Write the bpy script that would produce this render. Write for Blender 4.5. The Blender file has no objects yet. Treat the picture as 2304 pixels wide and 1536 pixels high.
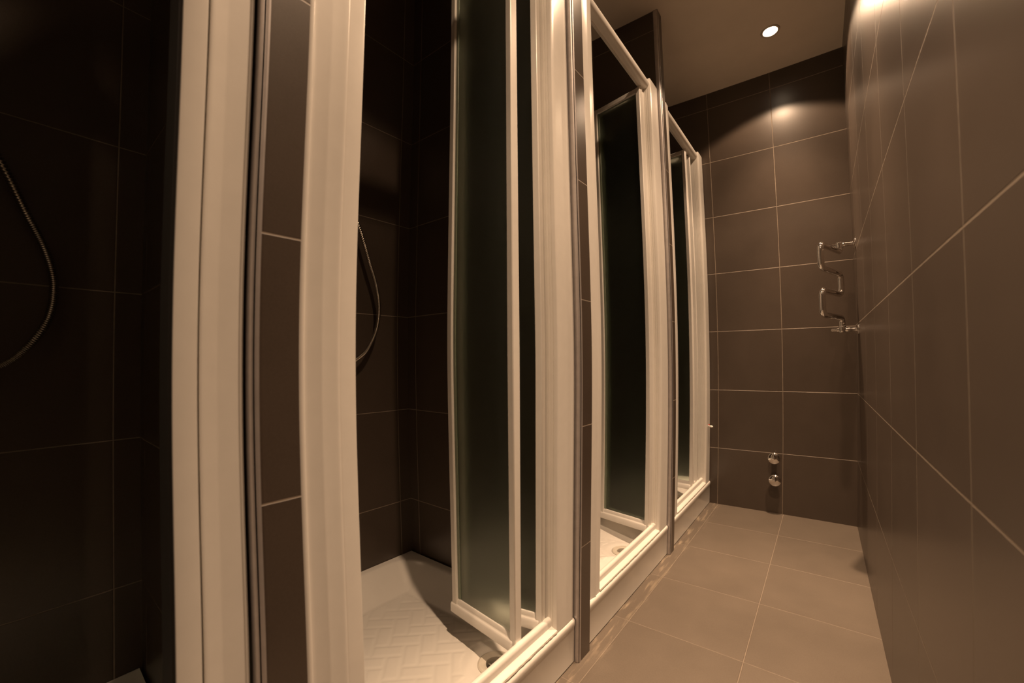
import bpy, bmesh, math, random
from mathutils import Vector, Matrix
import numpy as np
random.seed(4)
SC = bpy.context.scene
COL = SC.collection

# ------------------------------------------------------------------ camera
# World: X right (0 = right wall face), Y forward (0 = end wall face), Z up. The corridor runs along -Y.
def make_camera():
    c = bpy.data.cameras.new('camera')
    o = bpy.data.objects.new('camera', c)
    COL.objects.link(o)
    SC.camera = o
    c.type = 'PANO'
    c.panorama_type = 'FISHEYE_LENS_POLYNOMIAL'      # a wide lens with its barrel distortion
    c.sensor_fit = 'HORIZONTAL'
    c.sensor_width = 36
    c.sensor_height = 24
    c.fisheye_polynomial_k0 = 0
    c.fisheye_polynomial_k1 = -0.06416529
    c.fisheye_polynomial_k2 = -0.00086335454
    c.fisheye_polynomial_k3 = 0.000140339157
    c.fisheye_polynomial_k4 = -2.94765e-6
    c.fisheye_fov = 3.1
    c.shift_x = -0.001423
    c.shift_y = 0.014713
    c.clip_start = 0.01
    c.lens = 15
    c.dof.use_dof = True
    c.dof.focus_distance = 2.0
    c.dof.aperture_fstop = 5.0
    R = Vector((0.79120716, 0.61150166, -0.00754685))
    U = Vector((0.01869113, -0.01184552, 0.99975513))
    F = Vector((-0.61126253, 0.79115448, 0.02080192))
    M = Matrix.Identity(4)
    for i, v in enumerate((R, U, -F)):
        for j in range(3):
            M[j][i] = v[j]
    M.translation = Vector((-0.14763812, -2.57401157, 0.83695552))
    o.matrix_world = M
make_camera()

# ------------------------------------------------------------------ world, exposure
w = bpy.data.worlds.new('world')
SC.world = w
w.use_nodes = True
w.node_tree.nodes['Background'].inputs[0].default_value = (0.0, 0.0, 0.0, 1)
w.node_tree.nodes['Background'].inputs[1].default_value = 0.0
SC.view_settings.view_transform = 'Standard'
SC.view_settings.look = 'None'
SC.view_settings.gamma = 1.0
SC.view_settings.use_curve_mapping = False
SC.view_settings.exposure = 0.0
LIGHT_RGB = (1.0, 0.67, 0.42)
LAMP_W = 9.6                 # overall scale of the downlights
LAMPS = [(-0.288, 0.335), (-0.288, 1.17), (-0.288, 2.00), (-0.288, 3.25)]   # x, distance from the end wall
LAMP_CONES = [(118, 0.18, 2.3), (84, 1.0, 8.4), (44, 1.0, 15.5)]   # size deg, blend, watts
SC.cycles.max_bounces = 10
SC.cycles.diffuse_bounces = 6
SC.cycles.glossy_bounces = 5
SC.cycles.transmission_bounces = 8
SC.cycles.caustics_reflective = True
SC.cycles.caustics_refractive = True
SC.cycles.blur_glossy = 0.3
SC.cycles.sample_clamp_indirect = 4.0

# ------------------------------------------------------------------ room numbers
CEIL = 2.421
T = 0.333            # tile pitch
ROW0 = 0.326         # height of the first joint
PITCH = 0.795        # one shower bay
BACK = -1.395        # face of the wall behind the showers
PIER = -0.690        # front face of the piers
END = 4.00           # wall behind the camera
BAYS = [0.0, 0.790, 1.590, 2.385]      # far end of each bay (distance from end wall)
BAYW = 0.735

# ------------------------------------------------------------------ mesh helpers
def add_box(bm, lo, hi):
    x0, y0, z0 = lo
    x1, y1, z1 = hi
    v = [bm.verts.new(p) for p in ((x0, y0, z0), (x1, y0, z0), (x1, y1, z0), (x0, y1, z0),
                                   (x0, y0, z1), (x1, y0, z1), (x1, y1, z1), (x0, y1, z1))]
    for f in ((0, 3, 2, 1), (4, 5, 6, 7), (0, 1, 5, 4), (1, 2, 6, 5), (2, 3, 7, 6), (3, 0, 4, 7)):
        bm.faces.new([v[i] for i in f])

def add_prism(bm, pts, axis, a, b):
    """pts: 2-D outline; axis 'z': (x,y) outline from z=a to b; 'y': (x,z) outline from y=a to b; 'x': (y,z)."""
    def P(p, t):
        return {'z': (p[0], p[1], t), 'y': (p[0], t, p[1]), 'x': (t, p[0], p[1])}[axis]
    A = [bm.verts.new(P(p, a)) for p in pts]
    B = [bm.verts.new(P(p, b)) for p in pts]
    n = len(pts)
    bm.faces.new(A)
    bm.faces.new(B[::-1])
    for i in range(n):
        bm.faces.new((A[i], B[i], B[(i + 1) % n], A[(i + 1) % n]))

def add_lathe(bm, prof, seg=40, M=None):
    """prof: (radius, height) along local z."""
    rings = []
    for r, h in prof:
        if r < 1e-6:
            rings.append([bm.verts.new((0, 0, h))])
        else:
            rings.append([bm.verts.new((r * math.cos(2 * math.pi * i / seg), r * math.sin(2 * math.pi * i / seg), h)) for i in range(seg)])
    for a, b in zip(rings, rings[1:]):
        for i in range(seg):
            j = (i + 1) % seg
            if len(a) == 1 and len(b) == 1:
                continue
            if len(a) == 1:
                bm.faces.new((a[0], b[i], b[j]))
            elif len(b) == 1:
                bm.faces.new((a[i], b[0], a[j]))
            else:
                bm.faces.new((a[i], b[i], b[j], a[j]))
    if M is not None:
        vs = [v for r in rings for v in r]
        bmesh.ops.transform(bm, matrix=M, verts=vs)

def smooth_path(pts, n=12):
    """Catmull-Rom through pts"""
    P = [Vector(p) for p in pts]
    P = [P[0] * 2 - P[1]] + P + [P[-1] * 2 - P[-2]]
    out = []
    for i in range(1, len(P) - 2):
        for k in range(n):
            t = k / n
            a, b, c, d = P[i - 1], P[i], P[i + 1], P[i + 2]
            out.append(0.5 * ((2 * b) + (c - a) * t + (2 * a - 5 * b + 4 * c - d) * t * t + (3 * b - a - 3 * c + d) * t ** 3))
    out.append(P[-2])
    return out

def fillet_path(pts, r, n=8):
    """polyline with its corners rounded"""
    P = [Vector(p) for p in pts]
    out = [P[0]]
    for i in range(1, len(P) - 1):
        a = (P[i - 1] - P[i])
        b = (P[i + 1] - P[i])
        d = min(r, a.length * 0.48, b.length * 0.48)
        A = P[i] + a.normalized() * d
        B = P[i] + b.normalized() * d
        for k in range(n + 1):
            t = k / n
            out.append((1 - t) ** 2 * A + 2 * t * (1 - t) * P[i] + t * t * B)
    out.append(P[-1])
    return out

def add_tube(bm, path, rad, seg=12, cap=True):
    path = [Vector(p) for p in path]
    n = len(path)
    up = None
    rings = []
    for i, p in enumerate(path):
        t = (path[min(i + 1, n - 1)] - path[max(i - 1, 0)]).normalized()
        if up is None:
            up = t.orthogonal().normalized()
        up = (up - t * up.dot(t)).normalized()
        s = t.cross(up)
        r = rad(i) if callable(rad) else rad
        rings.append([bm.verts.new(p + (up * math.cos(2 * math.pi * k / seg) + s * math.sin(2 * math.pi * k / seg)) * r) for k in range(seg)])
    for a, b in zip(rings, rings[1:]):
        for k in range(seg):
            bm.faces.new((a[k], a[(k + 1) % seg], b[(k + 1) % seg], b[k]))
    if cap:
        bm.faces.new(rings[0][::-1])
        bm.faces.new(rings[-1])

def obj(name, bm, mat, parent=None, bevel=0.0, seg=2, smooth=True, angle=35, loc=None):
    bmesh.ops.recalc_face_normals(bm, faces=bm.faces)
    me = bpy.data.meshes.new(name)
    bm.to_mesh(me)
    bm.free()
    me.materials.append(mat)
    o = bpy.data.objects.new(name, me)
    COL.objects.link(o)
    if parent is not None:
        o.parent = parent
    if loc is not None:
        o.location = loc
    if bevel > 0:
        m = o.modifiers.new('bevel', 'BEVEL')
        m.width = bevel
        m.segments = seg
        m.limit_method = 'ANGLE'
        m.angle_limit = math.radians(40)
    if smooth:
        for p in me.polygons:
            p.use_smooth = True
        try:
            me.set_sharp_from_angle(angle=math.radians(angle))
        except Exception:
            pass
    return o

def new():
    return bmesh.new()

def empty(name, loc, label, cat, group=None):
    o = bpy.data.objects.new(name, None)
    COL.objects.link(o)
    o.location = loc
    o.empty_display_size = 0.1
    tag(o, label, cat, group)
    return o

def tag(o, label, cat, group=None, kind=None):
    o['label'] = label
    o['category'] = cat
    if group:
        o['group'] = group
    if kind:
        o['kind'] = kind

def struct(name, bm, mat, label, cat, **k):
    o = obj(name, bm, mat, None, smooth=False, **k)
    tag(o, label, cat, None, 'structure')
    return o

def copy_tree(o, parent=None):
    c = o.copy()
    COL.objects.link(c)
    c.parent = parent
    for ch in list(o.children):
        copy_tree(ch, c)
    return c

# ------------------------------------------------------------------ materials
def mat(name, rgb, rough=0.5, metal=0.0, spec=0.5, coat=0.0, noise=0.0, nscale=40, bump=0.0, bscale=200, rvar=0.0):
    m = bpy.data.materials.new(name)
    m.use_nodes = True
    nt = m.node_tree
    b = nt.nodes['Principled BSDF']
    b.inputs['Base Color'].default_value = (*rgb, 1)
    b.inputs['Roughness'].default_value = rough
    b.inputs['Metallic'].default_value = metal
    b.inputs['Specular IOR Level'].default_value = spec
    b.inputs['Coat Weight'].default_value = coat
    b.inputs['Coat Roughness'].default_value = 0.08
    tc = nt.nodes.new('ShaderNodeTexCoord')
    if noise or rvar:
        n = nt.nodes.new('ShaderNodeTexNoise')
        n.inputs['Scale'].default_value = nscale
        n.inputs['Detail'].default_value = 5
        nt.links.new(tc.outputs['Object'], n.inputs['Vector'])
        if noise:
            r = nt.nodes.new('ShaderNodeMapRange')
            r.inputs['From Min'].default_value = 0.3
            r.inputs['From Max'].default_value = 0.7
            r.inputs['To Min'].default_value = 1 - noise
            r.inputs['To Max'].default_value = 1 + noise
            nt.links.new(n.outputs['Fac'], r.inputs['Value'])
            mx = nt.nodes.new('ShaderNodeVectorMath')
            mx.operation = 'SCALE'
            mx.inputs[0].default_value = rgb
            nt.links.new(r.outputs['Result'], mx.inputs['Scale'])
            nt.links.new(mx.outputs[0], b.inputs['Base Color'])
        if rvar:
            r2 = nt.nodes.new('ShaderNodeMapRange')
            r2.inputs['To Min'].default_value = rough - rvar
            r2.inputs['To Max'].default_value = rough + rvar
            nt.links.new(n.outputs['Fac'], r2.inputs['Value'])
            nt.links.new(r2.outputs['Result'], b.inputs['Roughness'])
    if bump:
        n = nt.nodes.new('ShaderNodeTexNoise')
        n.inputs['Scale'].default_value = bscale
        n.inputs['Detail'].default_value = 3
        nt.links.new(tc.outputs['Object'], n.inputs['Vector'])
        bp = nt.nodes.new('ShaderNodeBump')
        bp.inputs['Strength'].default_value = bump
        bp.inputs['Distance'].default_value = 0.001
        nt.links.new(n.outputs['Fac'], bp.inputs['Height'])
        nt.links.new(bp.outputs['Normal'], b.inputs['Normal'])
    return m

class NG:
    """small helper to write shader maths"""
    def __init__(s, nt):
        s.nt = nt
    def m(s, op, a, b=None, c=None):
        n = s.nt.nodes.new('ShaderNodeMath')
        n.operation = op
        for i, v in enumerate((a, b, c)):
            if v is None:
                continue
            if hasattr(v, 'is_output'):
                s.nt.links.new(v, n.inputs[i])
            else:
                n.inputs[i].default_value = v
        return n.outputs[0]
    def lines(s, coord, off, pitch, half, wrap=None, var=None):
        """1 on the joints of a grid along coord, 0 on tiles; also the cell number"""
        u = s.m('SUBTRACT', coord, off)
        cell = s.m('FLOOR', s.m('DIVIDE', u, pitch))
        f = s.m('SUBTRACT', u, s.m('MULTIPLY', cell, pitch))
        d = s.m('MINIMUM', f, s.m('SUBTRACT', pitch, f))
        return d, cell

TILE = (0.078, 0.0585, 0.0455)
GROUT = (0.27, 0.215, 0.165)
def tile_mat(name, grids, base=TILE, grout=GROUT, half=0.0017, rough=0.31, mott=0.16, wrap_y=None, floor_smear=False, spec=0.6, bay=False):
    """grids: list of (axis 0/1/2, offset, pitch). Object coordinates = world metres."""
    m = bpy.data.materials.new(name)
    m.use_nodes = True
    nt = m.node_tree
    g = NG(nt)
    b = nt.nodes['Principled BSDF']
    tc = nt.nodes.new('ShaderNodeTexCoord')
    sep = nt.nodes.new('ShaderNodeSeparateXYZ')
    nt.links.new(tc.outputs['Object'], sep.inputs[0])
    ds, cells = [], []
    for ax, off, pitch in grids:
        c = sep.outputs[ax]
        if ax == 1:
            c = g.m('MULTIPLY', c, -1.0)          # distance from the end wall
            if bay:
                k = g.m('FLOOR', g.m('DIVIDE', c, PITCH))
                c = g.m('SUBTRACT', c, g.m('MULTIPLY', k, PITCH))
        d, cell = g.lines(c, off, pitch, half)
        ds.append(d)
        cells.append(cell)
    d = ds[0]
    for x in ds[1:]:
        d = g.m('MINIMUM', d, x)
    # wobble of the joint width
    nz = nt.nodes.new('ShaderNodeTexNoise')
    nz.inputs['Scale'].default_value = 60
    nz.inputs['Detail'].default_value = 4
    nt.links.new(tc.outputs['Object'], nz.inputs['Vector'])
    wob = g.m('MULTIPLY', g.m('SUBTRACT', nz.outputs['Fac'], 0.5), half * 0.9)
    dw = g.m('ADD', d, wob)
    mr = nt.nodes.new('ShaderNodeMapRange')
    mr.interpolation_type = 'SMOOTHSTEP'
    mr.inputs['From Min'].default_value = half * 0.7
    mr.inputs['From Max'].default_value = half * 1.35
    mr.inputs['To Min'].default_value = 1
    mr.inputs['To Max'].default_value = 0
    nt.links.new(dw, mr.inputs['Value'])
    gm = mr.outputs['Result']
    # tile colour: one value per tile, cloudy mottling and a fine grain
    cv = nt.nodes.new('ShaderNodeCombineXYZ')
    for i, c in enumerate(cells[:3]):
        nt.links.new(c, cv.inputs[i])
    wn = nt.nodes.new('ShaderNodeTexWhiteNoise')
    wn.noise_dimensions = '3D'
    nt.links.new(cv.outputs[0], wn.inputs['Vector'])
    n1 = nt.nodes.new('ShaderNodeTexNoise')
    n1.inputs['Scale'].default_value = 7
    n1.inputs['Detail'].default_value = 6
    n1.inputs['Roughness'].default_value = 0.6
    nt.links.new(tc.outputs['Object'], n1.inputs['Vector'])
    n2 = nt.nodes.new('ShaderNodeTexNoise')
    n2.inputs['Scale'].default_value = 320
    n2.inputs['Detail'].default_value = 2
    nt.links.new(tc.outputs['Object'], n2.inputs['Vector'])
    v = g.m('ADD', g.m('MULTIPLY', g.m('SUBTRACT', wn.outputs['Value'], 0.5), 0.14),
            g.m('MULTIPLY', g.m('SUBTRACT', n1.outputs['Fac'], 0.5), mott * 2.6))
    v = g.m('ADD', v, g.m('MULTIPLY', g.m('SUBTRACT', n2.outputs['Fac'], 0.5), 0.35))
    v = g.m('ADD', v, 1.0)
    sc = nt.nodes.new('ShaderNodeVectorMath')
    sc.operation = 'SCALE'
    sc.inputs[0].default_value = base
    nt.links.new(v, sc.inputs['Scale'])
    tint = nt.nodes.new('ShaderNodeMix')
    tint.data_type = 'RGBA'
    nt.links.new(gm, tint.inputs['Factor'])
    nt.links.new(sc.outputs[0], tint.inputs[6])
    tint.inputs[7].default_value = (*grout, 1)
    colour = tint.outputs[2]
    if floor_smear:
        # dried grout haze on the cut strip in front of the trays
        x = sep.outputs[0]
        near = nt.nodes.new('ShaderNodeMapRange')
        near.inputs['From Min'].default_value = -0.692
        near.inputs['From Max'].default_value = -0.63
        near.inputs['To Min'].default_value = 1
        near.inputs['To Max'].default_value = 0
        nt.links.new(x, near.inputs['Value'])
        mp = nt.nodes.new('ShaderNodeMapping')
        mp.inputs['Scale'].default_value = (60, 9, 1)
        nt.links.new(tc.outputs['Object'], mp.inputs['Vector'])
        n3 = nt.nodes.new('ShaderNodeTexNoise')
        n3.inputs['Scale'].default_value = 1.0
        n3.inputs['Detail'].default_value = 5
        nt.links.new(mp.outputs[0], n3.inputs['Vector'])
        st = nt.nodes.new('ShaderNodeMapRange')
        st.inputs['From Min'].default_value = 0.52
        st.inputs['From Max'].default_value = 0.68
        nt.links.new(n3.outputs['Fac'], st.inputs['Value'])
        f = g.m('MULTIPLY', g.m('MULTIPLY', st.outputs['Result'], near.outputs['Result']), 0.8)
        mx = nt.nodes.new('ShaderNodeMix')
        mx.data_type = 'RGBA'
        nt.links.new(f, mx.inputs['Factor'])
        nt.links.new(colour, mx.inputs[6])
        mx.inputs[7].default_value = (0.36, 0.29, 0.21, 1)
        colour = mx.outputs[2]
    nt.links.new(colour, b.inputs['Base Color'])
    b.inputs['Specular IOR Level'].default_value = spec
    rr = g.m('ADD', g.m('MULTIPLY', gm, 0.35), g.m('ADD', g.m('MULTIPLY', g.m('SUBTRACT', n1.outputs['Fac'], 0.5), 0.03), rough))
    nt.links.new(rr, b.inputs['Roughness'])
    h = g.m('MULTIPLY', gm, -1.0)
    bp = nt.nodes.new('ShaderNodeBump')
    bp.inputs['Strength'].default_value = 0.8
    bp.inputs['Distance'].default_value = 0.002
    nt.links.new(h, bp.inputs['Height'])
    nt.links.new(bp.outputs['Normal'], b.inputs['Normal'])
    return m

M_far = tile_mat('tile_end_wall', [(2, ROW0, T), (0, -0.326 - 2 * T, T)])
M_right = tile_mat('tile_right_wall', [(2, ROW0 + 0.002, T), (1, 0.207, T)], grout=(0.20, 0.16, 0.12))
M_back = tile_mat('tile_shower_back', [(2, ROW0 + 0.004, T), (1, 0.045, T)], half=0.0012, bay=True)
M_part = tile_mat('tile_partition', [(2, ROW0 + 0.004, T), (0, -1.350, T)], half=0.0013)
M_floor = tile_mat('tile_floor', [(0, -0.321 - 4 * T, T), (1, 0.322, 0.3345)], base=(0.135, 0.110, 0.087), grout=(0.20, 0.163, 0.127), rough=0.42, mott=0.13, floor_smear=True, spec=0.35)
M_ceil = mat('ceiling_paint', (0.70, 0.62, 0.52), rough=0.9, noise=0.03, nscale=8, bump=0.05, bscale=120)
M_enamel = mat('white_enamel', (0.82, 0.79, 0.74), rough=0.27, spec=0.5, noise=0.02, nscale=30)
M_acryl = mat('tray_acrylic', (0.86, 0.83, 0.78), rough=0.14, spec=0.5, noise=0.02, nscale=12)
M_sil = mat('silicone', (0.66, 0.60, 0.52), rough=0.4, noise=0.08, nscale=60)
M_alu = mat('brushed_aluminium', (0.56, 0.52, 0.51), rough=0.42, metal=0.6, noise=0.06, nscale=50)
M_chrome = mat('chrome', (0.83, 0.81, 0.79), rough=0.07, metal=1.0, rvar=0.02, nscale=30)
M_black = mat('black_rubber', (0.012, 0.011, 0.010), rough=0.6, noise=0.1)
M_drain = mat('drain_plastic', (0.66, 0.61, 0.52), rough=0.4, noise=0.08, nscale=60)
M_red = mat('red_plastic', (0.55, 0.03, 0.01), rough=0.4, noise=0.05)

def glass_mat():
    m = bpy.data.materials.new('obscure_glass')
    m.use_nodes = True
    nt = m.node_tree
    b = nt.nodes['Principled BSDF']
    b.inputs['Base Color'].default_value = (0.73, 0.80, 0.72, 1)
    b.inputs['Roughness'].default_value = 0.28
    b.inputs['IOR'].default_value = 1.45
    b.inputs['Transmission Weight'].default_value = 1.0
    tc = nt.nodes.new('ShaderNodeTexCoord')
    n = nt.nodes.new('ShaderNodeTexNoise')
    n.inputs['Scale'].default_value = 260
    nt.links.new(tc.outputs['Object'], n.inputs['Vector'])
    bp = nt.nodes.new('ShaderNodeBump')
    bp.inputs['Strength'].default_value = 0.25
    bp.inputs['Distance'].default_value = 0.0006
    nt.links.new(n.outputs['Fac'], bp.inputs['Height'])
    nt.links.new(bp.outputs['Normal'], b.inputs['Normal'])
    return m
M_glass = glass_mat()

def emit_mat(name, rgb, s):
    m = bpy.data.materials.new(name)
    m.use_nodes = True
    b = m.node_tree.nodes['Principled BSDF']
    b.inputs['Base Color'].default_value = (0.8, 0.8, 0.8, 1)
    b.inputs['Emission Color'].default_value = (*rgb, 1)
    b.inputs['Emission Strength'].default_value = s
    return m
M_bulb = emit_mat('lamp_lens_glow', (1.0, 0.78, 0.55), 14.0)

# ------------------------------------------------------------------ setting
def box_struct(name, lo, hi, m, label, cat):
    bm = new()
    add_box(bm, lo, hi)
    return struct(name, bm, m, label, cat)
TH = 0.10
box_struct('floor', (BACK - TH, -END - TH, -TH), (TH, TH, 0), M_floor, 'floor of large greyish brown tiles with pale joints', 'floor')
def ceiling():
    """slab with the three round holes of the recessed lamps"""
    bm = new()
    seg = 24
    y1, y0 = TH, -END - TH
    ys = [y1] + [-(LAMPS[i][1] + LAMPS[i + 1][1]) / 2 for i in range(len(LAMPS) - 1)] + [y0]
    r = 0.034
    for (lx, ly), ya, yb in zip(LAMPS, ys, ys[1:]):
        cx, cy = lx, -ly
        x0, x1 = BACK - TH, TH
        for z, flip in ((CEIL, False), (CEIL + TH, True)):
            ring = [bm.verts.new((cx + r * math.cos(2 * math.pi * k / seg), cy + r * math.sin(2 * math.pi * k / seg), z)) for k in range(seg)]
            out = []
            for k in range(seg):
                a = 2 * math.pi * k / seg
                c, s = math.cos(a), math.sin(a)
                t = 1e9
                if c > 1e-9: t = min(t, (x1 - cx) / c)
                if c < -1e-9: t = min(t, (x0 - cx) / c)
                if s > 1e-9: t = min(t, (ya - cy) / s)
                if s < -1e-9: t = min(t, (yb - cy) / s)
                out.append((cx + t * c, cy + t * s))
            ov = [bm.verts.new((p[0], p[1], z)) for p in out]
            for k in range(seg):
                j = (k + 1) % seg
                p, q = out[k], out[j]
                same = abs(p[0] - q[0]) < 1e-6 or abs(p[1] - q[1]) < 1e-6
                vs = [ring[k], ring[j], ov[j]]
                if not same:
                    # corner of the slab between the two rays
                    cxn = x1 if max(p[0], q[0]) > x1 - 1e-6 else x0
                    cyn = ya if max(p[1], q[1]) > ya - 1e-6 else yb
                    vs.append(bm.verts.new((cxn, cyn, z)))
                vs.append(ov[k])
                bm.faces.new(vs if flip else vs[::-1])
            if not flip:
                low = ring
            else:
                for k in range(seg):
                    j = (k + 1) % seg
                    bm.faces.new((low[k], low[j], ring[j], ring[k]))
    me = bpy.data.meshes.new('ceiling')
    bm.to_mesh(me)
    bm.free()
    me.materials.append(M_ceil)
    o = bpy.data.objects.new('ceiling', me)
    COL.objects.link(o)
    tag(o, 'smooth painted ceiling with a round recessed lamp near the end wall', 'ceiling', None, 'structure')
ceiling()
box_struct('wall_right', (0, -END - TH, 0), (TH, TH, CEIL), M_right, 'long right-hand wall of dark brown glossy tiles', 'wall')
box_struct('wall_back', (BACK - TH, 0, 0), (0, TH, CEIL), M_far, 'end wall of dark brown square tiles lit by the ceiling lamp', 'wall')
box_struct('wall_left', (BACK - TH, -END - TH, 0), (BACK, 0, CEIL), M_back, 'dark tiled wall behind the shower cubicles', 'wall')
box_struct('wall_near', (BACK, -END - TH, 0), (0, -END, CEIL), M_far, 'dark tiled wall closing the near end of the room', 'wall')
PIERS = [(BAYS[0] + BAYW, BAYS[1]), (BAYS[1] + BAYW, BAYS[2]), (BAYS[2] + BAYW, BAYS[3]), (BAYS[3] + BAYW, END)]
names = ['wall_partition_far', 'wall_partition_middle', 'wall_partition_near', 'wall_partition_front']
labels = ['thin dark tiled partition between the farthest two shower cubicles',
          'thin dark tiled partition between the second and third shower cubicles',
          'thin dark tiled partition between the nearest two shower cubicles',
          'dark tiled partition on the near side of the nearest shower cubicle']
for i, (a, b) in enumerate(PIERS):
    box_struct(names[i], (BACK, -b + 0.003, 0), (PIER, -a, CEIL), M_part, labels[i], 'wall')
# rounded metal corner strips on the near edge of each partition
for i, (a, b) in enumerate(PIERS[:3]):
    bm = new()
    y = -b + 0.003
    out = [(PIER - 0.020, y), (PIER - 0.020, y - 0.002), (PIER - 0.018, y - 0.003), (PIER - 0.008, y - 0.003)]
    for k in range(1, 11):
        t = k / 10 * math.pi / 2
        out.append((PIER - 0.008 + 0.0095 * math.sin(t), y + 0.0065 - 0.0095 * math.cos(t)))
    out += [(PIER, y + 0.0065), (PIER, y)]
    add_prism(bm, out, 'z', 0.001, CEIL - 0.001)
    o = obj('trim_%d' % (i + 1), bm, M_alu)
    tag(o, ['metal corner strip on the edge of the partition before the farthest shower',
            'metal corner strip on the partition edge between the second and third showers',
            'metal corner strip on the partition edge beside the nearest shower'][i], 'trim', None, 'structure')

# ------------------------------------------------------------------ shower trays
def tray_height(x, u, W, D):
    """x: 0 front .. D back ; u: 0 .. W"""
    # signed distance inside a rounded rectangle
    m = 0.020
    r = 0.105
    hx, hy = D / 2 - m, W / 2 - m
    px, py = abs(x - D / 2) - (hx - r), abs(u - W / 2) - (hy - r)
    q = math.hypot(max(px, 0), max(py, 0)) + min(max(px, py), 0) - r
    d = -q
    top, flo = 0.130, 0.064
    wd = 0.100
    t = min(max(d / wd, 0), 1)
    s = t * t * (3 - 2 * t)
    e = min(t / 0.10, 1)
    z = top - (top - flo) * (0.62 * (t - 0.05 * (1 - (1 - e) ** 2)) / 0.95 + 0.38 * s)
    if d >= wd:
        z = flo
        # raised herringbone grip bars, turned 45 degrees
        dd = math.hypot(x - DR[0], u - DR[1])
        if d > wd + 0.012 and dd > 0.092 and x > 0.15:
            c = math.sqrt(0.5)
            a, b = (x + u) * c, (u - x) * c
            sct = 0.042
            i, j = int(math.floor(a / sct)), int(math.floor(b / sct))
            fa, fb = a / sct - i, b / sct - j
            k = (i - j) % 4
            if k < 2:   # pad along a
                la, lb = (k + fa) / 2, fb
            else:
                la, lb = (3 - k + fb) / 2, fa
            e = min(min(la, 1 - la) * 2, min(lb, 1 - lb))
            q = min(max((e - 0.05) / 0.13, 0), 1)
            z += 0.0013 * q * q * (3 - 2 * q)
    dd = math.hypot(x - DR[0], u - DR[1])
    if dd < 0.075:
        tt = min(max((0.075 - dd) / 0.03, 0), 1)
        z -= 0.004 * tt * tt * (3 - 2 * tt)
    return z
DR = (0.118, 0.195)      # drain centre from the tray's front far corner
TW, TD = 0.729, 0.693
def make_tray():
    root = empty('shower_tray', (PIER - 0.010, 0, 0), 'x', 'shower tray', 'white shower trays')
    bm = new()
    N = 210
    g = {}
    hole = 0.026
    xs = np.linspace(0.010, TD, N)
    us = np.linspace(0.0, TW, N)
    for i, x in enumerate(xs):
        for j, u in enumerate(us):
            g[i, j] = bm.verts.new((-x, -u - 0.003, tray_height(x, u, TW, TD)))
    for i in range(N - 1):
        for j in range(N - 1):
            x = (xs[i] + xs[i + 1]) / 2
            u = (us[j] + us[j + 1]) / 2
            if math.hypot(x - DR[0], u - DR[1]) < hole + 0.002:
                continue
            bm.faces.new((g[i, j], g[i + 1, j], g[i + 1, j + 1], g[i, j + 1]))
    # rounded front edge and skirt
    prof = [(0.010, 0.130)] + [(0.010 - 0.010 * math.sin(t), 0.120 + 0.010 * math.cos(t)) for t in [math.pi / 2 * k / 6 for k in range(1, 7)]]
    prof += [(0.0, 0.112), (0.0025, 0.104), (0.003, 0.004), (0.02, 0.004)]
    prev = [g[0, j] for j in range(N)]
    for (x, z) in prof[1:]:
        cur = [bm.verts.new((-x, -us[j] - 0.003, z)) for j in range(N)]
        for j in range(N - 1):
            bm.faces.new((prev[j], prev[j + 1], cur[j + 1], cur[j]))
        prev = cur
    # side and back skirts
    for side in (0, N - 1):
        top = [g[i, side] for i in range(N)]
        bot = [bm.verts.new((v.co.x, v.co.y, 0.004)) for v in top]
        for i in range(N - 1):
            bm.faces.new((top[i], top[i + 1], bot[i + 1], bot[i]))
    top = [g[N - 1, j] for j in range(N)]
    bot = [bm.verts.new((v.co.x, v.co.y, 0.004)) for v in top]
    for j in range(N - 1):
        bm.faces.new((top[j], top[j + 1], bot[j + 1], bot[j]))
    bm.verts.ensure_lookup_table()
    bmesh.ops.delete(bm, geom=[v for v in bm.verts if not v.link_faces], context='VERTS')
    obj('basin', bm, M_acryl, root, angle=60)
    zc = 0.0618
    c = (-DR[0], -DR[1] - 0.003, 0)
    bm = new()
    add_lathe(bm, [(0.0265, zc - 0.02), (0.0265, zc + 0.0005), (0.029, zc + 0.0025), (0.044, zc + 0.0035), (0.048, zc + 0.001), (0.048, zc - 0.004),
                   (0.030, zc - 0.006), (0.030, zc - 0.02), (0.0265, zc - 0.02)], 48)
    d = obj('drain', bm, M_drain, root, loc=c)
    bm = new()
    add_lathe(bm, [(0.030, zc - 0.006), (0.031, zc - 0.006), (0.031, zc - 0.046), (0, zc - 0.046), (0, zc - 0.0445), (0.0285, zc - 0.044), (0.0285, zc - 0.006), (0.030, zc - 0.006)], 40)
    obj('drain_cup', bm, M_black, d)
    bm = new()
    for a in (0, math.pi / 3, 2 * math.pi / 3):
        ca, sa = math.cos(a), math.sin(a)
        add_tube(bm, [(-0.026 * ca, -0.026 * sa, zc - 0.012), (0.026 * ca, 0.026 * sa, zc - 0.012)], 0.0018, 8)
    obj('drain_cross', bm, M_drain, d)
    return root
TRAY_LABELS = ['white shower tray of the farthest cubicle, next to the end wall',
               'white shower tray with round drain in the third cubicle from the left',
               'white shower tray with raised grip pattern lit through the second cubicle from the left',
               'white shower tray in the dark nearest cubicle at far left']
proto = make_tray()
for i, y0 in enumerate(BAYS):
    t = proto if i == 0 else copy_tree(proto)
    t.location = (PIER - 0.010, -y0, 0)
    t['label'] = TRAY_LABELS[i]

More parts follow.
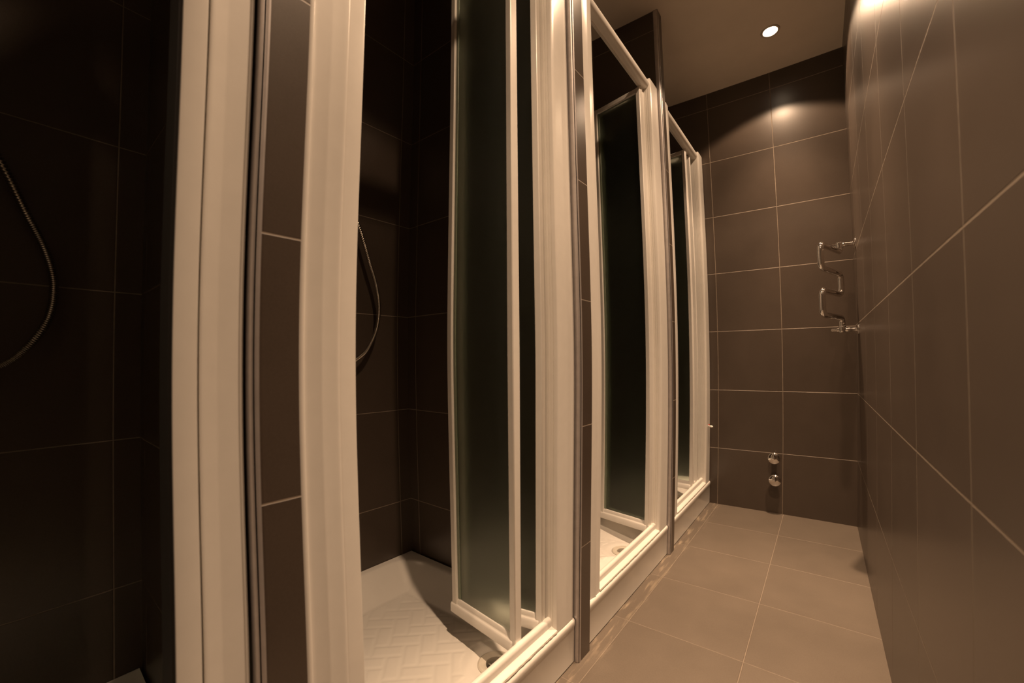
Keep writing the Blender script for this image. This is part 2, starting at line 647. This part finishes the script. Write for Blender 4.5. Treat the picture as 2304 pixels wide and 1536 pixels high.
# ------------------------------------------------------------------ shower enclosures
FX = -0.705      # front face of the white frames
ZT, ZB = 2.033, 0.131
def jamb_outline(g, e, style):
    """plan outline (x offset, u) of a wall jamb.
    lipped: lip, shallow hollow band to g, then a flat inner profile to e. stepped: hollow band to g, groove, flat to e. plain: flat to e."""
    D = -0.050
    ribs = []
    for r in (-0.012, -0.020, -0.028):
        ribs += [(r, e), (r - 0.0004, e - 0.0012), (r - 0.0012, e - 0.0012), (r - 0.0016, e)]
    if style == 'plain':
        P = [(D, 0.005), (-0.002, 0.005), (0.0, 0.007)]
        P += [(0.0004 * math.sin(math.pi * k / 6) - 0.0, 0.007 + (e - 0.0105) * k / 6) for k in range(1, 7)]
        P += [(-0.0012, e - 0.001), (-0.003, e)] + ribs + [(D, e)]
        return P
    P = [(D, 0.005)]
    s0 = 0.008
    if style == 'lipped':
        P += [(-0.004, 0.005), (-0.0012, 0.0065), (0.0, 0.009), (0.0, 0.0125), (-0.0015, 0.0150), (-0.0036, 0.0165)]
        s0 = 0.019
        g1 = g - 0.008
    else:
        P += [(-0.003, 0.005), (-0.0026, 0.0065)]
        g1 = g - 0.003
    n = 12
    for k in range(n + 1):
        t = k / n
        P.append((-0.0042 + 0.0042 * t ** 2.2, s0 + (g1 - s0) * t))
    if style == 'lipped':
        P += [(0.0006, g - 0.005), (0.0008, g - 0.0025), (0.0001, g - 0.0008), (-0.0012, g), (-0.0012, e - 0.004), (-0.0022, e - 0.001), (-0.004, e)]
    else:
        P += [(-0.0005, g - 0.0015), (-0.003, g - 0.0008), (-0.010, g - 0.0008), (-0.010, g + 0.0012), (-0.0022, g + 0.0012), (-0.0012, g + 0.0022),
              (-0.0012, e - 0.003), (-0.003, e)]
    return P + ribs + [(D, e)]

def door_panel(root, pivot, other, name='door_panel', guide=False, shade=0.0):
    """one leaf of the bifold; pivot and other are (x, u) ends in frame coordinates"""
    p = Vector((pivot[0], -pivot[1], 0))
    q = Vector((other[0], -other[1], 0))
    L = (q - p).length
    ang = math.atan2(q.y - p.y, q.x - p.x)
    z0, z1 = 0.150, 1.985
    th = 0.011
    bm = new()
    sw = 0.019
    def bar(a, b):
        add_box(bm, a, b)
    bar((0, -th, z0), (sw, th, z1))
    bar((L - sw, -th, z0), (L, th, z1))
    # stepped bottom rail and top rail
    add_prism(bm, [(-th * 1.35, z0 - 0.012), (th * 1.35, z0 - 0.012), (th * 1.35, z0 + 0.011), (th * 1.1, z0 + 0.015), (th * 0.75, z0 + 0.017), (th * 0.6, z0 + 0.027), (0.004, z0 + 0.031),
                   (-0.004, z0 + 0.031), (-th * 0.6, z0 + 0.027), (-th * 0.75, z0 + 0.017), (-th * 1.1, z0 + 0.015), (-th * 1.35, z0 + 0.011)], 'x', sw * 0.5, L + 0.004)
    bar((sw * 0.5, -th * 0.9, z1 - 0.022), (L - sw * 0.5, th * 0.9, z1 - 0.001))
    o = obj(name, bm, M_enamel, root, bevel=0.0022, seg=2, loc=p)
    o.rotation_euler = (0, 0, ang)
    bm = new()
    add_box(bm, (sw - 0.003, -0.0025, z0 + 0.026), (L - sw + 0.003, 0.0025, z1 - 0.018))
    gl = obj('glass_pane', bm, M_glass, o, smooth=False)
    # clear seal strip along the hinge side of the pane
    bm = new()
    add_box(bm, (L - sw - 0.010, -0.0045, z0 + 0.031), (L - sw - 0.0005, 0.0045, z1 - 0.022))
    obj('seal_strip', bm, M_seal, o, bevel=0.001)
    for a, c in ((z0 + 0.016, z0 + 0.026), (z1 - 0.012, z1 + 0.004)):
        bm = new()
        add_box(bm, (L - 0.004, -0.006, a), (L + 0.005, 0.006, c))
        obj('hinge_block', bm, M_black, o, bevel=0.001)
    if guide:
        bm = new()
        add_box(bm, (-0.006, -0.010, z0 - 0.006), (0.016, 0.010, z0 + 0.010))
        obj('guide_shoe', bm, M_enamel, o, bevel=0.002)
        bm = new()
        add_tube(bm, [(0.004, 0, z1), (0.004, 0, z1 + 0.010)], 0.005, 10)
        obj('guide_pin', bm, M_enamel, o)
    return o
M_seal = mat('green_seal', (0.22, 0.26, 0.19), rough=0.3, noise=0.05)

def enclosure(y0, label, gf=0.062, ef=0.090, gn=0.068, en=0.096, doors='far', W=BAYW, hinge=(-0.275, 0.172), track=0.210, piv=0.104, far_style='plain', out=0.0):
    root = empty('shower_enclosure', (FX + out, -y0, 0), label, 'shower enclosure', 'white framed shower enclosures')
    bm = new()
    add_prism(bm, [(x, -u) for x, u in jamb_outline(gf, ef, far_style)], 'z', ZB, ZT)
    fj = obj('jamb', bm, M_enamel, root, angle=32)
    bm = new()
    add_prism(bm, [(x, -(W - u)) for x, u in jamb_outline(gn, en, 'lipped')], 'z', ZB, ZT)
    nj = obj('jamb', bm, M_enamel, root, angle=32)
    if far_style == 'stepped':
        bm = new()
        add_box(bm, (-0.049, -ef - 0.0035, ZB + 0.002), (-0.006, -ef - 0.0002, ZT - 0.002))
        obj('black_strip', bm, M_black, fj)  # thin black strip that darkens the inner side face of this jamb
    # header: a rounded tube-like rail with a flat lip underneath
    a, b = -ef + 0.001, -(W - en) - 0.001
    bm = new()
    pr = []
    cx, cz, rx, rz = -0.0225, 2.010, 0.0200, 0.0190
    for k in range(17):
        t = -math.pi * 0.42 + k / 16 * math.pi * 1.42
        pr.append((cx + rx * math.cos(t), cz + rz * math.sin(t)))
    pr += [(-0.0425, 1.990), (-0.034, 1.988), (-0.034, 1.994)]
    add_prism(bm, pr, 'y', b, a)
    obj('header_rail', bm, M_enamel, root, angle=30)
    bm = new()
    pr = [(0.0, 0.1305), (0.0005, 0.137), (-0.003, 0.1395), (-0.013, 0.1415), (-0.016, 0.144), (-0.0165, 0.152)]
    for k in range(9):
        t = k / 8 * math.pi
        pr.append((-0.0255 + 0.009 * math.cos(t), 0.157 + 0.009 * math.sin(t)))
    pr += [(-0.0345, 0.146), (-0.046, 0.143), (-0.048, 0.1305)]
    add_prism(bm, pr, 'y', b, a)
    obj('threshold_rail', bm, M_enamel, root, angle=40)
    # silicone beads where the jambs meet the tiles
    for uu, jj in ((W - 0.0045, nj),):
        bm = new()
        n = 150
        path = [(-0.006 + random.uniform(-0.0004, 0.0004), -uu + random.uniform(-0.0005, 0.0005), ZB + (ZT - ZB) * k / n) for k in range(n + 1)]
        add_tube(bm, path, lambda i: 0.0035 + random.uniform(-0.0003, 0.0004), 8)
        obj('silicone_bead', bm, M_sil, jj)
    bm = new()
    path = [(-0.0015, a - (a - b) * k / 60, 0.1335 + random.uniform(-0.0006, 0.0006)) for k in range(61)]
    add_tube(bm, path, lambda i: 0.0028 + random.uniform(-0.0006, 0.0006), 8)
    obj('silicone_bead', bm, M_sil, root)
    # bifold door folded inwards
    f = (lambda u: u) if doors == 'far' else (lambda u: W - u)
    hx, hu = hinge
    door_panel(root, (-0.030, f(piv)), (hx + 0.004, f(hu - 0.014)), guide=True)
    door_panel(root, (-0.030, f(track)), (hx - 0.002, f(hu + 0.013)), guide=True)
    return root
enclosure(BAYS[2], 'white shower enclosure with two folded obscure glass leaves beside the lit herringbone tray', gf=0.060, ef=0.088, hinge=(-0.275, 0.166), track=0.213, piv=0.104)
enclosure(BAYS[1], 'white shower enclosure with sloping header rail, between the lit cubicle and the end one', gf=0.068, ef=0.100, hinge=(-0.272, 0.064), track=0.132, piv=0.106)
enclosure(BAYS[0], 'farthest white shower enclosure, frame touching the dark end wall', gf=0.062, ef=0.095, hinge=(-0.262, 0.20), track=0.255, piv=0.165)
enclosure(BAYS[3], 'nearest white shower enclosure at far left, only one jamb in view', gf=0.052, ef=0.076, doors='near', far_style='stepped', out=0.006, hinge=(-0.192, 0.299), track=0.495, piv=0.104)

# ------------------------------------------------------------------ hand showers on the back wall (their hoses show)
def make_shower_set():
    root = empty('hand_shower', (BACK, 0, 0.95), 'x', 'shower', 'hand showers')
    # local: x out of the wall, y = -(u) , z relative to 0.95
    uc = 0.400
    z0 = 0.95
    def L(x, u, z):
        return (x, -u, z - z0)
    pts = [L(0.045, uc - 0.012, 1.90), L(0.052, uc - 0.016, 1.74), L(0.045, 0.345, 1.55), L(0.036, 0.275, 1.36), L(0.033, 0.213, 1.224), L(0.033, 0.178, 1.131), L(0.033, 0.153, 1.065),
           L(0.033, 0.140, 0.996), L(0.033, 0.148, 0.923), L(0.033, 0.179, 0.860), L(0.034, 0.212, 0.828), L(0.038, 0.27, 0.800), L(0.045, 0.33, 0.806), L(0.052, 0.375, 0.85), L(0.055, uc, 0.925)]
    path = smooth_path(pts, 70)
    bm = new()
    add_tube(bm, path, lambda i: 0.0058 + 0.0011 * (1 if (i // 2) % 2 else -1), 10)
    obj('hose', bm, M_hose, root, angle=80)
    bm = new()
    M = Matrix.Translation(L(0.055, uc + 0.09, 1.0)) @ Matrix.Rotation(math.pi / 2, 4, 'X')
    add_lathe(bm, [(0, -0.0), (0.021, 0.0), (0.023, 0.004), (0.023, 0.03), (0.019, 0.034), (0.022, 0.05), (0.022, 0.13), (0.019, 0.146), (0.023, 0.150), (0.023, 0.176), (0.021, 0.18), (0, 0.18)], 32,
              Matrix.Translation(L(0.055, uc - 0.09, 1.0)) @ Matrix.Rotation(math.pi / 2, 4, 'X'))
    add_tube(bm, [L(0.055, uc, 0.98), L(0.055, uc, 0.925)], 0.010, 16)
    body = obj('mixer_body', bm, M_chrome, root)
    for s in (-1, 1):
        bm = new()
        add_lathe(bm, [(0.0, 0.0), (0.032, 0.0), (0.031, 0.006), (0.016, 0.011), (0.012, 0.045), (0, 0.045)], 28,
                  Matrix.Translation(L(0.001, uc + 0.07 * s, 1.0)) @ Matrix.Rotation(math.pi / 2, 4, 'Y'))
        obj('wall_rose', bm, M_chrome, body)
    bm = new()
    add_tube(bm, [L(0.035, uc, 1.30), L(0.035, uc, 2.0)], 0.009, 16)
    for zz in (1.30, 2.0):
        add_tube(bm, [L(0.0, uc, zz), L(0.045, uc, zz)], 0.011, 16)
    obj('slide_bar', bm, M_chrome, root)
    bm = new()
    add_tube(bm, [L(0.045, uc - 0.012, 1.87), L(0.06, uc - 0.012, 1.95), L(0.09, uc - 0.012, 2.03)], lambda i: 0.010 + 0.002 * i, 14)
    add_lathe(bm, [(0, 0), (0.02, 0.0), (0.038, -0.012), (0.040, -0.022), (0.036, -0.026), (0, -0.026)], 32,
              Matrix.Translation(L(0.094, uc - 0.012, 2.036)) @ Matrix.Rotation(math.radians(-35), 4, 'Y'))
    obj('shower_head', bm, M_chrome, root)
    return root
M_hose = mat('hose_metal', (0.55, 0.50, 0.44), rough=0.22, metal=1.0, noise=0.05, nscale=60)
ss = make_shower_set()
ss.location = (BACK, -BAYS[3], 0.95)
ss['label'] = 'chrome hand shower whose ribbed hose hangs in the dark cubicle at far left'
s2 = copy_tree(ss)
s2.location = (BACK, -(BAYS[2] + 0.008), 0.975)
s2['label'] = 'chrome hand shower with its hose looping behind the second cubicle jamb'

# ------------------------------------------------------------------ ceiling lamps
LAMP_LABELS = ['glowing round recessed ceiling lamp close to the end wall',
               'round recessed ceiling lamp in front of the third cubicle from the left',
               'round recessed ceiling lamp in front of the second cubicle from the left',
               'round recessed ceiling lamp behind the viewpoint']
def make_lamp():
    root = empty('ceiling_lamp', (0, 0, CEIL), 'x', 'ceiling lamp', 'recessed ceiling lamps')
    bm = new()
    add_lathe(bm, [(0.0315, 0.0), (0.0315, -0.003), (0.034, -0.0042), (0.040, -0.003), (0.042, 0.0), (0.0335, 0.0), (0.0335, 0.035), (0.0315, 0.035), (0.0315, 0.0)], 48)
    obj('trim_ring', bm, M_ring, root)
    bm = new()
    add_lathe(bm, [(0, 0.004), (0.016, 0.0035), (0.0312, 0.006), (0.0312, 0.012), (0, 0.012)], 40)
    obj('lamp_lens', bm, M_bulb, root)
    return root
M_ring = mat('lamp_ring', (0.62, 0.55, 0.46), rough=0.3, metal=0.5, noise=0.05)
lp = make_lamp()
for i, (x, y) in enumerate(LAMPS):
    r = lp if i == 0 else copy_tree(lp)
    r.location = (x, -y, CEIL)
    r['label'] = LAMP_LABELS[i]
    for k, (sz, bl, watt) in enumerate(LAMP_CONES if i == 0 else []):   # the copies bring theirs along
        ld = bpy.data.lights.new('lamp_beam', 'SPOT')
        ld.energy = watt * LAMP_W
        ld.color = LIGHT_RGB
        ld.spot_size = math.radians(sz)
        ld.spot_blend = bl
        ld.shadow_soft_size = 0.022
        lo = bpy.data.objects.new('lamp_beam', ld)
        COL.objects.link(lo)
        lo.parent = r
        lo.location = (0, 0, -0.006)

# ------------------------------------------------------------------ towel radiator on the right wall
def radiator():
    y = -0.21
    root = empty('towel_radiator', (0, y, 0.963), 'chrome serpentine towel rail swung out from its two wall pipes in the far right corner', 'towel rail')
    z0 = 0.963
    ax = -0.062
    def P(x, yy, z):
        return (x, yy, z - z0)
    for nm, z, x1 in (('upper_arm', 1.357, -0.092), ('lower_arm', 0.963, -0.106)):
        bm = new()
        add_lathe(bm, [(0, 0), (0.0085, 0), (0.0105, 0.003), (0.0105, 0.012), (0.0085, 0.014), (0.0085, 0.030), (0.0098, 0.032), (0.0098, 0.052), (0.0085, 0.054), (0.0085, -x1 - 0.022), (0.0062, -x1 - 0.02), (0.0062, -x1 - 0.002), (0.004, -x1), (0, -x1)], 28,
                  Matrix.Translation(P(0, 0, z)) @ Matrix.Rotation(-math.pi / 2, 4, 'Y'))
        arm = obj(nm, bm, M_chrome, root)
        bm = new()
        add_lathe(bm, [(0, 0.0005), (0.024, 0.0005), (0.024, 0.004), (0.018, 0.009), (0.0105, 0.011), (0, 0.011)], 36,
                  Matrix.Translation(P(0, 0, z)) @ Matrix.Rotation(-math.pi / 2, 4, 'Y'))
        obj('wall_rose', bm, M_chrome, arm)
    # serpentine: in a plane turned towards the viewer
    dx, dy = -0.076, -0.225
    A = (ax, 0)
    B = (ax + dx, dy)
    def far(z):
        return (A[0], A[1], z - z0)
    def nr(z):
        return (B[0], B[1], z - z0)
    pts = [far(1.357), far(1.324), nr(1.324), nr(1.220), far(1.220), far(1.125), nr(1.125), nr(1.019), far(1.019), far(0.963)]
    bm = new()
    add_tube(bm, fillet_path(pts, 0.030, 8), 0.0130, 20)
    obj('serpentine_pipe', bm, M_chrome, root)
    for z in (1.354, 0.966):
        bm = new()
        add_lathe(bm, [(0, -0.014), (0.0140, -0.014), (0.0155, -0.011), (0.0155, 0.011), (0.0140, 0.014), (0, 0.014)], 28, Matrix.Translation((ax, 0, z - z0)))
        obj('swivel_joint', bm, M_chrome, root)
radiator()

# ------------------------------------------------------------------ chrome valve knobs on the end wall
def knob(x, z, label):
    root = empty('valve_knob', (x, 0, z), label, 'valve knob', 'chrome valve knobs low on the end wall')
    M = Matrix.Rotation(math.pi / 2, 4, 'X')        # local z -> -Y
    bm = new()
    add_lathe(bm, [(0, 0.0005), (0.013, 0.0005), (0.013, 0.034), (0, 0.034)], 24, M)
    obj('stem', bm, M_chrome, root)
    bm = new()
    prof = [(0, 0.028), (0.029, 0.028), (0.0315, 0.0305), (0.0315, 0.033)]
    for k in range(1, 9):
        t = k / 8 * math.pi / 2 * 0.86
        prof.append((0.0315 * math.cos(t), 0.033 + 0.013 * math.sin(t)))
    prof += [(0.0055, 0.0462), (0.005, 0.048), (0.003, 0.0492), (0, 0.0495)]
    add_lathe(bm, prof, 48, M)
    obj('dome_cap', bm, M_chrome, root)
knob(-0.366, 0.303, 'upper of two round chrome valve knobs low on the end wall')
knob(-0.361, 0.185, 'lower of two round chrome valve knobs, nearer the floor')

# ------------------------------------------------------------------ small knob on the farthest enclosure's jamb
bm = new()
M = Matrix.Rotation(math.pi / 2, 4, 'Y')
add_lathe(bm, [(0, 0.0), (0.006, 0.0), (0.006, 0.003), (0.0035, 0.006), (0.0055, 0.013), (0.0068, 0.019), (0.0055, 0.025), (0.002, 0.028), (0, 0.028)], 20,
          Matrix.Rotation(math.radians(100), 4, 'Y'))
hk = empty('hook', (FX - 0.002, -0.045, 0.455), 'tiny white plastic hook with a red tip on the farthest shower jamb', 'hook')
obj('hook_body', bm, M_enamel, hk)
bm = new()
add_lathe(bm, [(0, 0.0), (0.0035, 0.001), (0.0035, 0.004), (0, 0.006)], 14, Matrix.Translation((0.006, 0, 0.004)))
o = obj('hook_tip', bm, M_red, hk)
o['label'] = 'red tip'
